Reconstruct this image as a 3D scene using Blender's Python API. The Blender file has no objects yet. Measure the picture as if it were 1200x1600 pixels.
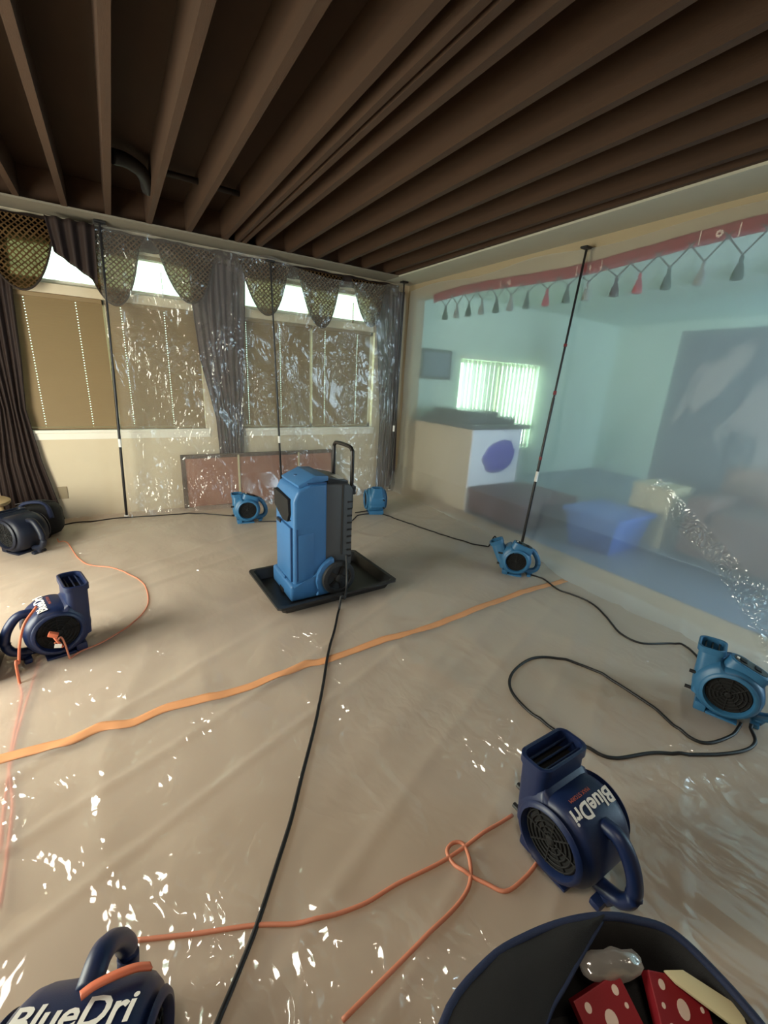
import bpy, bmesh, math, random
from mathutils import Vector, Matrix, noise
random.seed(7)
C = bpy.context.scene.collection
S = bpy.context.scene
PI = math.pi

# ---------------------------------------------------------------- camera
R0 = (0.85215321, -0.11227139, 0.51110668)
R1 = (-0.52059229, -0.28097617, 0.80624814)
R2 = (0.05309019, -0.95312514, -0.29788236)
cam = bpy.data.cameras.new('camera')
cam.sensor_fit = 'VERTICAL'; cam.sensor_height = 36.0; cam.lens = 660 / 1600 * 36
cam.clip_start = 0.02
cob = bpy.data.objects.new('camera', cam); C.objects.link(cob)
mw = Matrix(((R0[0], -R0[1], -R0[2], 0), (R1[0], -R1[1], -R1[2], 0), (R2[0], -R2[1], -R2[2], 1.5), (0, 0, 0, 1)))
cob.matrix_world = mw
S.camera = cob

# ---------------------------------------------------------------- world, lights, exposure
S.view_settings.view_transform = 'Standard'
S.view_settings.look = 'None'
S.view_settings.gamma = 1.0
S.view_settings.use_curve_mapping = False
S.view_settings.exposure = -0.08
w = bpy.data.worlds.new('world'); S.world = w; w.use_nodes = True
w.node_tree.nodes['Background'].inputs[0].default_value = (0.72, 1.0, 0.80, 1)
w.node_tree.nodes['Background'].inputs[1].default_value = 6.0

def area(name, loc, aim, size, sy, energy, col):
    l = bpy.data.lights.new(name, 'AREA'); l.shape = 'RECTANGLE'; l.size = size; l.size_y = sy
    l.energy = energy; l.color = col
    o = bpy.data.objects.new(name, l); C.objects.link(o); o.location = loc
    o.rotation_euler = (Vector(aim) - Vector(loc)).to_track_quat('-Z', 'Y').to_euler()
    return o
# daylight through the big window of the next room, out of the picture to the right
area('daylight_next_room', (5.8, -2.3, 1.5), (5.2, 3.5, 0.9), 3.0, 2.0, 230, (0.60, 0.82, 0.98))
# daylight in the far window of the next room
area('daylight_blinds', (5.3, 5.45, 1.3), (5.1, 2.0, 0.9), 1.7, 1.3, 34, (0.66, 1.0, 0.80))
# daylight through the door opening in the left wall
area('daylight_left_door', (-2.12, 2.45, 1.15), (1.0, 3.2, 0.2), 1.5, 1.9, 135, (1.0, 0.89, 0.77))
# added warm light without a fixture above the camera, for glints on the floor film
area('glint_fill', (-0.2, -0.2, 2.60), (0.2, 0.5, 0.0), 0.28, 0.28, 18, (1.0, 0.84, 0.66))

# ---------------------------------------------------------------- helpers
def lin(c):
    return tuple((v / 12.92 if v <= 0.04045 else ((v + 0.055) / 1.055) ** 2.4) for v in c)
def rgb(r, g, b): return lin((r / 255, g / 255, b / 255)) + (1,)

def nt(name):
    m = bpy.data.materials.new(name); m.use_nodes = True
    t = m.node_tree; t.nodes.clear()
    return m, t, t.nodes.new('ShaderNodeOutputMaterial')
def N(t, ty, **kw):
    n = t.nodes.new(ty)
    for k, v in kw.items():
        if k.startswith('i_'): n.inputs[k[2:].replace('_', ' ')].default_value = v
        else: setattr(n, k, v)
    return n
def plain(name, col, rough=0.5, var=0.12, scale=12.0, bump=0.0, bscale=60.0, metal=0.0, stretch=None, spec=0.5, coat=0.0):
    m, t, o = nt(name)
    b = N(t, 'ShaderNodeBsdfPrincipled'); b.inputs['Roughness'].default_value = rough
    b.inputs['Metallic'].default_value = metal; b.inputs['Specular IOR Level'].default_value = spec
    b.inputs['Coat Weight'].default_value = coat
    tc = N(t, 'ShaderNodeTexCoord'); mp = N(t, 'ShaderNodeMapping')
    t.links.new(tc.outputs['Object'], mp.inputs[0])
    if stretch: mp.inputs['Scale'].default_value = stretch
    nz = N(t, 'ShaderNodeTexNoise'); nz.inputs['Scale'].default_value = scale; nz.inputs['Detail'].default_value = 5
    t.links.new(mp.outputs[0], nz.inputs['Vector'])
    mx = N(t, 'ShaderNodeMix', data_type='RGBA')
    mx.inputs[6].default_value = tuple(max(0, c * (1 - var)) for c in col[:3]) + (1,)
    mx.inputs[7].default_value = tuple(min(1, c * (1 + var)) for c in col[:3]) + (1,)
    t.links.new(nz.outputs['Fac'], mx.inputs[0]); t.links.new(mx.outputs[2], b.inputs['Base Color'])
    if bump:
        n2 = N(t, 'ShaderNodeTexNoise'); n2.inputs['Scale'].default_value = bscale; n2.inputs['Detail'].default_value = 4
        t.links.new(mp.outputs[0], n2.inputs['Vector'])
        bp = N(t, 'ShaderNodeBump'); bp.inputs['Strength'].default_value = bump; bp.inputs['Distance'].default_value = 0.01
        t.links.new(n2.outputs['Fac'], bp.inputs['Height']); t.links.new(bp.outputs[0], b.inputs['Normal'])
    t.links.new(b.outputs[0], o.inputs[0])
    return m

def film(name, haze, tint, gloss=0.10, rough=0.12, crease=1.0, crumple=1.0, stretch=(1, 1, 1), rot=(0, 0, 0), blur=0.0, trans=0.6, strip=None, relief=0.03, facet=(1, 1, 1), frot=(0, 0, 0)):
    """clear polythene: transparent + milky scatter + sharp glints on creases"""
    m, t, o = nt(name)
    L = t.links
    geo = N(t, 'ShaderNodeNewGeometry'); mp = N(t, 'ShaderNodeMapping')
    mp.inputs['Scale'].default_value = stretch; mp.inputs['Rotation'].default_value = rot
    L.new(geo.outputs['Position'], mp.inputs[0])
    # long pulled creases
    n1 = N(t, 'ShaderNodeTexNoise'); n1.inputs['Scale'].default_value = 3.2; n1.inputs['Detail'].default_value = 4; n1.inputs['Distortion'].default_value = 0.4
    L.new(mp.outputs[0], n1.inputs['Vector'])
    a1 = N(t, 'ShaderNodeMath', operation='SUBTRACT'); a1.inputs[1].default_value = 0.5; L.new(n1.outputs['Fac'], a1.inputs[0])
    a2 = N(t, 'ShaderNodeMath', operation='ABSOLUTE'); L.new(a1.outputs[0], a2.inputs[0])
    a3 = N(t, 'ShaderNodeMath', operation='MINIMUM'); a3.inputs[1].default_value = 0.09; L.new(a2.outputs[0], a3.inputs[0])
    # crumple facets
    v1 = N(t, 'ShaderNodeTexVoronoi', feature='SMOOTH_F1'); v1.inputs['Scale'].default_value = 13.0; v1.inputs['Smoothness'].default_value = 0.12
    nd = N(t, 'ShaderNodeTexNoise'); nd.inputs['Scale'].default_value = 6.0; nd.inputs['Detail'].default_value = 2
    L.new(geo.outputs['Position'], nd.inputs['Vector'])
    vm = N(t, 'ShaderNodeVectorMath', operation='ADD'); vs = N(t, 'ShaderNodeVectorMath', operation='SCALE'); vs.inputs['Scale'].default_value = 0.25
    L.new(nd.outputs['Color'], vs.inputs[0]); L.new(geo.outputs['Position'], vm.inputs[0]); L.new(vs.outputs[0], vm.inputs[1])
    ms = N(t, 'ShaderNodeMapping'); ms.inputs['Scale'].default_value = facet; ms.inputs['Rotation'].default_value = frot
    L.new(vm.outputs[0], ms.inputs[0]); L.new(ms.outputs[0], v1.inputs['Vector'])
    # patches where it is crumpled
    nm = N(t, 'ShaderNodeTexNoise'); nm.inputs['Scale'].default_value = 1.7; nm.inputs['Detail'].default_value = 2
    L.new(geo.outputs['Position'], nm.inputs['Vector'])
    mr = N(t, 'ShaderNodeMapRange'); mr.inputs[1].default_value = 0.45; mr.inputs[2].default_value = 0.66
    L.new(nm.outputs['Fac'], mr.inputs[0])
    if strip:      # one crumpled band running down the sheet (between two Y-Z points)
        (ya, za), (yb, zb), sw = strip
        ln = math.hypot(yb - ya, zb - za); ny, nz_ = -(zb - za) / ln, (yb - ya) / ln
        dt = N(t, 'ShaderNodeVectorMath', operation='DOT_PRODUCT'); dt.inputs[1].default_value = (0, ny, nz_); L.new(geo.outputs['Position'], dt.inputs[0])
        ds = N(t, 'ShaderNodeMath', operation='SUBTRACT'); ds.inputs[1].default_value = ya * ny + za * nz_; L.new(dt.outputs['Value'], ds.inputs[0])
        da = N(t, 'ShaderNodeMath', operation='ABSOLUTE'); L.new(ds.outputs[0], da.inputs[0])
        m0 = N(t, 'ShaderNodeMapRange'); m0.inputs[1].default_value = sw; m0.inputs[2].default_value = sw * .5; L.new(da.outputs[0], m0.inputs[0])
        v1.inputs['Scale'].default_value = 24.0
        mr.inputs[1].default_value = 0.35; mr.inputs[2].default_value = 0.5
        dl_ = N(t, 'ShaderNodeVectorMath', operation='DOT_PRODUCT'); dl_.inputs[1].default_value = (0, (yb - ya) / ln, (zb - za) / ln); L.new(geo.outputs['Position'], dl_.inputs[0])
        t0 = (ya * (yb - ya) + za * (zb - za)) / ln
        m3 = N(t, 'ShaderNodeMapRange'); m3.inputs[1].default_value = t0 - .05; m3.inputs[2].default_value = t0 + .12; L.new(dl_.outputs['Value'], m3.inputs[0])
        mn = N(t, 'ShaderNodeMath', operation='MULTIPLY'); L.new(m0.outputs[0], mn.inputs[0]); L.new(m3.outputs[0], mn.inputs[1])
        mm = N(t, 'ShaderNodeMath', operation='MULTIPLY'); L.new(mr.outputs[0], mm.inputs[0]); L.new(mn.outputs[0], mm.inputs[1]); mr = mm
    c1 = N(t, 'ShaderNodeMath', operation='MULTIPLY'); L.new(v1.outputs['Distance'], c1.inputs[0]); L.new(mr.outputs[0], c1.inputs[1])
    c2 = N(t, 'ShaderNodeMath', operation='MULTIPLY'); c2.inputs[1].default_value = 0.9 * crumple; L.new(c1.outputs[0], c2.inputs[0])
    c3 = N(t, 'ShaderNodeMath', operation='MULTIPLY'); c3.inputs[1].default_value = 2.2 * crease; L.new(a3.outputs[0], c3.inputs[0])
    h = N(t, 'ShaderNodeMath', operation='ADD'); L.new(c2.outputs[0], h.inputs[0]); L.new(c3.outputs[0], h.inputs[1])
    bp = N(t, 'ShaderNodeBump'); bp.inputs['Strength'].default_value = 1.0; bp.inputs['Distance'].default_value = relief
    L.new(h.outputs[0], bp.inputs['Height'])
    tr = N(t, 'ShaderNodeBsdfTransparent'); tr.inputs[0].default_value = (0.97, 0.98, 0.98, 1)
    clear = tr
    if blur > 0:
        rf = N(t, 'ShaderNodeBsdfRefraction'); rf.inputs['Roughness'].default_value = 0.75; rf.inputs['IOR'].default_value = 1.04
        rf.inputs[0].default_value = (0.96, 0.97, 0.98, 1)
        mb = N(t, 'ShaderNodeMixShader'); mb.inputs[0].default_value = blur
        L.new(tr.outputs[0], mb.inputs[1]); L.new(rf.outputs[0], mb.inputs[2]); clear = mb
    df = N(t, 'ShaderNodeBsdfDiffuse'); df.inputs[0].default_value = tint
    tl = N(t, 'ShaderNodeBsdfTranslucent'); tl.inputs[0].default_value = tint
    sc = N(t, 'ShaderNodeMixShader'); sc.inputs[0].default_value = trans
    L.new(df.outputs[0], sc.inputs[1]); L.new(tl.outputs[0], sc.inputs[2])
    lw = N(t, 'ShaderNodeLayerWeight'); lw.inputs[0].default_value = 0.35
    hz = N(t, 'ShaderNodeMath', operation='MULTIPLY_ADD'); hz.inputs[1].default_value = 0.16 if strip else 0.35; hz.inputs[2].default_value = haze
    L.new(lw.outputs['Facing'], hz.inputs[0])
    m1 = N(t, 'ShaderNodeMixShader'); L.new(hz.outputs[0], m1.inputs[0]); L.new(clear.outputs[0], m1.inputs[1]); L.new(sc.outputs[0], m1.inputs[2])
    gl = N(t, 'ShaderNodeBsdfGlossy'); gl.inputs['Roughness'].default_value = rough; L.new(bp.outputs[0], gl.inputs['Normal'])
    m2 = N(t, 'ShaderNodeMixShader'); m2.inputs[0].default_value = gloss
    if strip:
        gg = N(t, 'ShaderNodeMath', operation='MULTIPLY_ADD'); gg.inputs[1].default_value = 0.3; gg.inputs[2].default_value = gloss
        L.new(mr.outputs[0], gg.inputs[0]); L.new(gg.outputs[0], m2.inputs[0])
    L.new(m1.outputs[0], m2.inputs[1]); L.new(gl.outputs[0], m2.inputs[2]); L.new(m2.outputs[0], o.inputs[0])
    return m

class MB:
    def __init__(s): s.bm = bmesh.new()
    def box(s, a, b, bev=0, M=None):
        x0, y0, z0 = a; x1, y1, z1 = b
        vs = [s.bm.verts.new(v) for v in ((x0, y0, z0), (x1, y0, z0), (x1, y1, z0), (x0, y1, z0), (x0, y0, z1), (x1, y0, z1), (x1, y1, z1), (x0, y1, z1))]
        fs = [s.bm.faces.new([vs[i] for i in f]) for f in ((3, 2, 1, 0), (4, 5, 6, 7), (0, 1, 5, 4), (1, 2, 6, 5), (2, 3, 7, 6), (3, 0, 4, 7))]
        nv = vs
        if bev:
            es = list({e for f in fs for e in f.edges})
            r = bmesh.ops.bevel(s.bm, geom=es, offset=bev, segments=2, profile=0.6, affect='EDGES')
            nv = list({v for f in r['faces'] for v in f.verts} | {v for v in vs if v.is_valid})
        if M is not None:
            for v in nv: v.co = M @ v.co
        return s
    def prism(s, poly, y0, y1, bev=0, axis='Y', seg=2):
        def P(p, y): return (p[0], y, p[1]) if axis == 'Y' else ((p[0], p[1], y) if axis == 'Z' else (y, p[0], p[1]))
        a = [s.bm.verts.new(P(p, y0)) for p in poly]; b = [s.bm.verts.new(P(p, y1)) for p in poly]
        n = len(poly); fs = [s.bm.faces.new(a), s.bm.faces.new(b[::-1])]
        for i in range(n): fs.append(s.bm.faces.new((a[i], b[i], b[(i + 1) % n], a[(i + 1) % n])))
        if bev:
            es = list({e for f in fs for e in f.edges})
            bmesh.ops.bevel(s.bm, geom=es, offset=bev, segments=seg, profile=0.6, affect='EDGES', clamp_overlap=True)
        return s
    def rings(s, rings, closed=True, cap0=True, cap1=True):
        rv = [[s.bm.verts.new(p) for p in r] for r in rings]
        n = len(rv[0])
        for i in range(len(rv) - 1):
            for j in range(n if closed else n - 1):
                k = (j + 1) % n
                s.bm.faces.new((rv[i][j], rv[i][k], rv[i + 1][k], rv[i + 1][j]))
        if cap0 and closed: s.bm.faces.new(rv[0][::-1])
        if cap1 and closed: s.bm.faces.new(rv[-1])
        return s
    def tube(s, pts, r, n=8, cap=True, flat=None):
        pts = [Vector(p) for p in pts]; up = Vector((0, 0, 1)); rs = []
        for i, p in enumerate(pts):
            d = (pts[min(i + 1, len(pts) - 1)] - pts[max(i - 1, 0)])
            if d.length < 1e-9: d = Vector((0, 0, 1))
            d.normalize()
            a = d.cross(up)
            if a.length < 0.08: a = d.cross(Vector((0, 1, 0)))
            a.normalize(); b = a.cross(d)
            if i and a.dot(la) < 0: a = -a; b = -b
            la = a
            rr = r(i / (len(pts) - 1)) if callable(r) else r
            fx = flat or 1
            rs.append([p + a * (rr * math.cos(2 * PI * k / n)) * fx + b * (rr * math.sin(2 * PI * k / n)) for k in range(n)])
        return s.rings(rs, True, cap, cap)
    def lathe(s, prof, n=24, c=(0, 0, 0), M=None, cap=True):
        rs = []
        for r, z in prof:
            ring = [Vector((c[0] + r * math.cos(2 * PI * k / n), c[1] + r * math.sin(2 * PI * k / n), c[2] + z)) for k in range(n)]
            if M is not None: ring = [M @ v for v in ring]
            rs.append(ring)
        return s.rings(rs, True, cap, cap)
    def grid(s, fn, nu, nv):
        vs = [[s.bm.verts.new(fn(i / nu, j / nv)) for i in range(nu + 1)] for j in range(nv + 1)]
        for j in range(nv):
            for i in range(nu): s.bm.faces.new((vs[j][i], vs[j][i + 1], vs[j + 1][i + 1], vs[j + 1][i]))
        return s
    def build(s, name, mat, parent=None, smooth=False, solid=0, ang=None, sub=0):
        bmesh.ops.recalc_face_normals(s.bm, faces=s.bm.faces)
        me = bpy.data.meshes.new(name); s.bm.to_mesh(me); s.bm.free()
        if smooth:
            for p in me.polygons: p.use_smooth = True
            if ang is not None: me.set_sharp_from_angle(angle=math.radians(ang))
        me.materials.append(mat)
        o = bpy.data.objects.new(name, me); C.objects.link(o)
        if parent is not None: o.parent = parent
        if solid:
            md = o.modifiers.new('thickness', 'SOLIDIFY'); md.thickness = solid; md.offset = 0
        if sub:
            md = o.modifiers.new('smooth', 'SUBSURF'); md.levels = sub; md.render_levels = sub
        return o

def tag(o, label, cat, group=None):
    o['label'] = label; o['category'] = cat
    if group: o['group'] = group
    return o
def struct(o, label=None):
    o['kind'] = 'structure'
    if label: o['label'] = label
    return o
def empty(name, loc, rz=0):
    o = bpy.data.objects.new(name, None); C.objects.link(o); o.location = loc; o.rotation_euler = (0, 0, rz); o.empty_display_size = 0.1
    return o
def smooth_path(pts, n=10):
    """Catmull-Rom through the points"""
    p = [Vector(q) for q in pts]; p = [p[0] * 2 - p[1]] + p + [p[-1] * 2 - p[-2]]
    out = []
    for i in range(1, len(p) - 2):
        for k in range(n):
            t = k / n
            out.append(0.5 * ((2 * p[i]) + (p[i + 1] - p[i - 1]) * t + (2 * p[i - 1] - 5 * p[i] + 4 * p[i + 1] - p[i + 2]) * t * t + (-p[i - 1] + 3 * p[i] - 3 * p[i + 1] + p[i + 2]) * t ** 3))
    out.append(p[-2]); return out
def text_mesh(body, size, shear=0.0, bold=0.0):
    cu = bpy.data.curves.new('lettering', 'FONT'); cu.body = body; cu.size = size; cu.shear = shear; cu.offset = bold
    cu.resolution_u = 3; cu.align_x = 'CENTER'; cu.align_y = 'CENTER'
    ob = bpy.data.objects.new('lettering', cu); C.objects.link(ob)
    me = bpy.data.meshes.new_from_object(ob)
    bpy.data.objects.remove(ob); bpy.data.curves.remove(cu)
    bm = bmesh.new(); bm.from_mesh(me); bpy.data.meshes.remove(me)
    return bm

# ---------------------------------------------------------------- materials
M = {}
M['carpet'] = plain('carpet', rgb(198, 172, 146), 0.95, 0.15, 30, 0.4, 300)
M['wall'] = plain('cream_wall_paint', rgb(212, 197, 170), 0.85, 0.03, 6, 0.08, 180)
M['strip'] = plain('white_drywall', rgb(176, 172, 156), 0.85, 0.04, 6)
M['strip_dimmed'] = plain('dimmed_white_drywall', rgb(124, 116, 102), 0.9, 0.06, 6)  # white drywall made darker, the dimness under the ceiling put into its colour
M['header'] = plain('dimmed_cream_paint', rgb(158, 143, 116), 0.85, 0.04, 6)  # cream paint darkened, weaker light high on the wall is in the colour
M['half_wall'] = plain('beige_half_wall_paint', rgb(188, 172, 146), 0.85, 0.03, 6)
M['floor_daylit'] = plain('daylit_blue_floor', rgb(126, 142, 164), 0.5, 0.08, 4)  # blue of the next room's daylight put into the floor colour
M['daylit_white'] = plain('daylit_white_paint', rgb(236, 238, 246), 0.6, 0.02, 6)  # white face with the bluish daylight falling on it put into the colour
M['wall_white'] = plain('mint_glow_wall_paint', rgb(208, 228, 214), 0.85, 0.03, 5)  # white wall, green glow of the daylight is mixed into the colour
M['wall_grey'] = plain('grey_blue_paint', rgb(106, 122, 136), 0.8, 0.05, 5)
M['trim'] = plain('white_trim', rgb(236, 230, 216), 0.5, 0.03, 8)
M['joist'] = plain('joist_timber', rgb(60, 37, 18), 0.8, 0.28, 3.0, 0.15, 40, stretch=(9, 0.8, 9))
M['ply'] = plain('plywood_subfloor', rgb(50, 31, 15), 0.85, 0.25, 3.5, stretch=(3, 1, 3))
M['duct'] = plain('black_duct', rgb(22, 20, 20), 0.6)
M['pipe'] = plain('dark_pipe', rgb(38, 30, 26), 0.6)
M['slat'] = plain('blind_slat', rgb(136, 114, 80), 0.6, 0.06, 5)
M['drape'] = plain('brown_drape_cloth', rgb(40, 25, 20), 0.75, 0.2, 14)
M['drape_grey'] = plain('plum_drape_cloth', rgb(68, 59, 64), 0.7, 0.2, 14)
M['braid'] = plain('dark_braid', rgb(40, 28, 20), 0.8)
M['board'] = plain('terracotta_panel', rgb(152, 106, 86), 0.6, 0.10, 5)
M['boardframe'] = plain('board_frame', rgb(78, 62, 52), 0.6)
M['black'] = plain('black_plastic', rgb(22, 22, 24), 0.45, 0.1, 20)
M['blackpit'] = plain('matt_black', rgb(10, 10, 12), 0.8, 0.1, 20)
M['rubber'] = plain('black_rubber', rgb(30, 30, 32), 0.7, 0.1, 30)
M['tray'] = plain('black_tray_plastic', rgb(30, 31, 33), 0.4, 0.15, 10)
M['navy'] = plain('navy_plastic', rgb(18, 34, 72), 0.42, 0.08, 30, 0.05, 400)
M['navy_shaded'] = plain('shaded_navy_plastic', rgb(13, 20, 38), 0.5, 0.1, 30)  # shaded copy of the navy plastic for the air mover by the drape
M['navyd'] = plain('dark_navy_plastic', rgb(16, 30, 62), 0.45, 0.08, 30)
M['sky'] = plain('light_blue_plastic', rgb(50, 104, 144), 0.42, 0.06, 30, 0.04, 400)
M['dehu'] = plain('dehumidifier_blue', rgb(58, 108, 158), 0.45, 0.06, 18, 0.05, 300)
M['dehud'] = plain('dehumidifier_deep_blue', rgb(40, 80, 128), 0.5, 0.06, 18)
M['grey'] = plain('grey_plastic', rgb(74, 73, 74), 0.55, 0.06, 18, 0.06, 300)
M['steel'] = plain('dark_steel', rgb(52, 50, 50), 0.35, 0.1, 20, metal=0.6)
M['white'] = plain('white_print', rgb(236, 234, 228), 0.6, 0.02, 10)
M['orangeprint'] = plain('orange_print', rgb(190, 96, 60), 0.6, 0.02, 10)
M['pole'] = plain('black_pole_paint', rgb(20, 18, 20), 0.35, 0.1, 10)
M['polewhite'] = plain('pole_white_sleeve', rgb(232, 230, 226), 0.5, 0.02)
M['polered'] = plain('pole_red_band', rgb(120, 24, 30), 0.5, 0.02)
M['cord_black'] = plain('black_cord_rubber', rgb(20, 20, 22), 0.5)
M['cord_hazed'] = plain('hazed_cord_rubber', rgb(206, 130, 102), 0.5, 0.05)  # orange rubber with the milky haze of the film put into its colour
M['cord_orange'] = plain('orange_cord_rubber', rgb(216, 116, 84), 0.5, 0.05)
M['tape'] = plain('orange_tape', rgb(226, 160, 112), 0.5, 0.10, 9)
M['bag'] = plain('black_bag_cloth', rgb(26, 26, 28), 0.85, 0.2, 40, 0.25, 500)
M['bagtrim'] = plain('navy_bag_trim', rgb(26, 38, 70), 0.7, 0.15, 40, 0.2, 400)
M['red'] = plain('red_card', rgb(140, 24, 36), 0.5, 0.06)
M['cream'] = plain('cream_plastic', rgb(208, 198, 160), 0.5, 0.04)
M['dot'] = plain('cream_dot_print', rgb(232, 208, 196), 0.6, 0.03)
M['toran'] = plain('dark_red_cloth', rgb(128, 34, 38), 0.8, 0.2, 22)
M['tass_green'] = plain('green_thread', rgb(28, 70, 52), 0.85)
M['tass_red'] = plain('red_thread', rgb(150, 46, 54), 0.85)
M['tass_black'] = plain('black_thread', rgb(22, 22, 24), 0.85)
M['tass_grey'] = plain('grey_thread', rgb(120, 128, 122), 0.85)
M['string'] = plain('grey_string', rgb(70, 82, 74), 0.85)
M['counter'] = plain('dark_worktop', rgb(58, 66, 62), 0.4, 0.3, 30)
M['maroon'] = plain('maroon_upholstery', rgb(84, 46, 52), 0.8, 0.15, 20)
M['purple'] = plain('purple_plush', rgb(72, 68, 176), 0.95, 0.2, 30, 0.5, 200)
M['bin'] = plain('bright_blue_plastic', rgb(56, 106, 190), 0.5, 0.08)
M['brown'] = plain('brown_upholstery', rgb(110, 84, 72), 0.85, 0.12, 12)
M['wood'] = plain('light_wood', rgb(186, 160, 120), 0.6, 0.12, 6)
M['vblind'] = None

def swag_cloth():
    m, t, o = nt('sheer_lattice_swag'); L = t.links
    tc = N(t, 'ShaderNodeTexCoord'); mp = N(t, 'ShaderNodeMapping'); mp.inputs['Rotation'].default_value = (0, PI / 4, 0)
    L.new(tc.outputs['Object'], mp.inputs[0])
    sp = N(t, 'ShaderNodeSeparateXYZ'); L.new(mp.outputs[0], sp.inputs[0])
    def lines(sock):
        a = N(t, 'ShaderNodeMath', operation='MULTIPLY'); a.inputs[1].default_value = 32; L.new(sock, a.inputs[0])
        b = N(t, 'ShaderNodeMath', operation='FRACT'); L.new(a.outputs[0], b.inputs[0])
        c = N(t, 'ShaderNodeMath', operation='LESS_THAN'); c.inputs[1].default_value = 0.32; L.new(b.outputs[0], c.inputs[0]); return c
    l1, l2 = lines(sp.outputs[0]), lines(sp.outputs[2])
    mx = N(t, 'ShaderNodeMath', operation='MAXIMUM'); L.new(l1.outputs[0], mx.inputs[0]); L.new(l2.outputs[0], mx.inputs[1])
    gap = N(t, 'ShaderNodeMixShader'); tl = N(t, 'ShaderNodeBsdfTranslucent'); tl.inputs[0].default_value = rgb(120, 104, 76)
    tr = N(t, 'ShaderNodeBsdfTransparent'); tr.inputs[0].default_value = (0.42, 0.37, 0.27, 1)
    gap.inputs[0].default_value = 0.55; L.new(tl.outputs[0], gap.inputs[1]); L.new(tr.outputs[0], gap.inputs[2])
    df = N(t, 'ShaderNodeBsdfDiffuse'); df.inputs[0].default_value = rgb(84, 64, 42)
    m1 = N(t, 'ShaderNodeMixShader'); L.new(mx.outputs[0], m1.inputs[0]); L.new(gap.outputs[0], m1.inputs[1]); L.new(df.outputs[0], m1.inputs[2])
    L.new(m1.outputs[0], o.inputs[0]); return m
M['swag'] = swag_cloth()

def blind_cloth():
    m, t, o = nt('vertical_blind_vane'); L = t.links
    df = N(t, 'ShaderNodeBsdfDiffuse'); df.inputs[0].default_value = rgb(214, 222, 190)
    tl = N(t, 'ShaderNodeBsdfTranslucent'); tl.inputs[0].default_value = rgb(214, 226, 176)
    m1 = N(t, 'ShaderNodeMixShader'); m1.inputs[0].default_value = 0.12
    L.new(df.outputs[0], m1.inputs[1]); L.new(tl.outputs[0], m1.inputs[2]); L.new(m1.outputs[0], o.inputs[0]); return m
M['vblind'] = blind_cloth()
def glass():
    m, t, o = nt('window_glass'); L = t.links
    tr = N(t, 'ShaderNodeBsdfTransparent'); tr.inputs[0].default_value = (0.94, 0.98, 0.96, 1)
    gl = N(t, 'ShaderNodeBsdfGlossy'); gl.inputs['Roughness'].default_value = 0.03
    m1 = N(t, 'ShaderNodeMixShader'); m1.inputs[0].default_value = 0.06
    L.new(tr.outputs[0], m1.inputs[1]); L.new(gl.outputs[0], m1.inputs[2]); L.new(m1.outputs[0], o.inputs[0]); return m
M['glass'] = glass()
M['film_floor'] = film('floor_polythene', 0.40, rgb(244, 236, 226), 0.10, 0.08, 1.0, 1.1, (1.0, 0.6, 1), (0, 0, 0.6), trans=0.45, relief=0.05, facet=(1.7, .55, 1), frot=(0, 0, .5))
M['film_window'] = film('window_side_polythene', 0.17, rgb(232, 228, 222), 0.07, 0.10, 1.3, 0.75, (1.6, 1, 0.5), (0, 0.5, 0), facet=(1.7, 1, .6), frot=(0, .6, 0))
M['film_opening'] = film('opening_polythene', 0.24, rgb(224, 232, 236), 0.005, 0.10, 0.15, 1.8, (1, 0.8, 0.5), (0.5, 0, 0), blur=0.4, strip=((1.56, .86), (.72, .27), 0.085))
M['film_small'] = film('crumpled_polythene', 0.45, rgb(232, 226, 220), 0.2, 0.12, 1.0, 1.5)

# ---------------------------------------------------------------- the setting
CZ = 2.69                 # ceiling height
WY = 5.05                 # window wall, room side
WX = 3.40                 # wall with the wide opening, room side
LX, BY, OX = -2.2, -2.5, 8.2
struct(MB().box((LX - .1, BY - .1, -0.1), (OX + .1, WY + .15, 0)).build('floor', M['carpet']), 'beige carpeted floor')

def wall_y(name, y0, y1, x0, x1, z0, z1, holes, mat):
    """wall across X with rectangular holes (x0,x1,z0,z1)"""
    mb = MB(); xs = sorted({x0, x1} | {h[0] for h in holes} | {h[1] for h in holes})
    for a, b in zip(xs, xs[1:]):
        zz = sorted([h[2:] for h in holes if h[0] <= a + 1e-6 and h[1] >= b - 1e-6])
        z = z0
        for h0, h1 in zz:
            if h0 > z: mb.box((a, y0, z), (b, y1, h0))
            z = h1
        if z < z1: mb.box((a, y0, z), (b, y1, z1))
    return mb.build(name, mat)
W1 = (-0.76, 0.82); W2 = (1.20, 2.92)
SZ, TZ0, TZ1 = 0.885, 2.11, 2.50
VB = (4.40, 6.15, 0.50, 1.86)
holes = []
for a, b in (W1, W2): holes += [(a, b, SZ, TZ0 - 0.04), (a, b, TZ0 + 0.04, TZ1)]
struct(wall_y('wall_window_side', WY, WY + .15, LX, WX + .12, 0, CZ + .3, holes, M['wall']), 'cream wall with two wide windows')
struct(wall_y('wall_next_room_window_side', WY, WY + .15, WX + .12, OX, 0, CZ + .3, [VB], M['wall_white']), 'pale wall of the next room behind the plastic')
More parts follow.
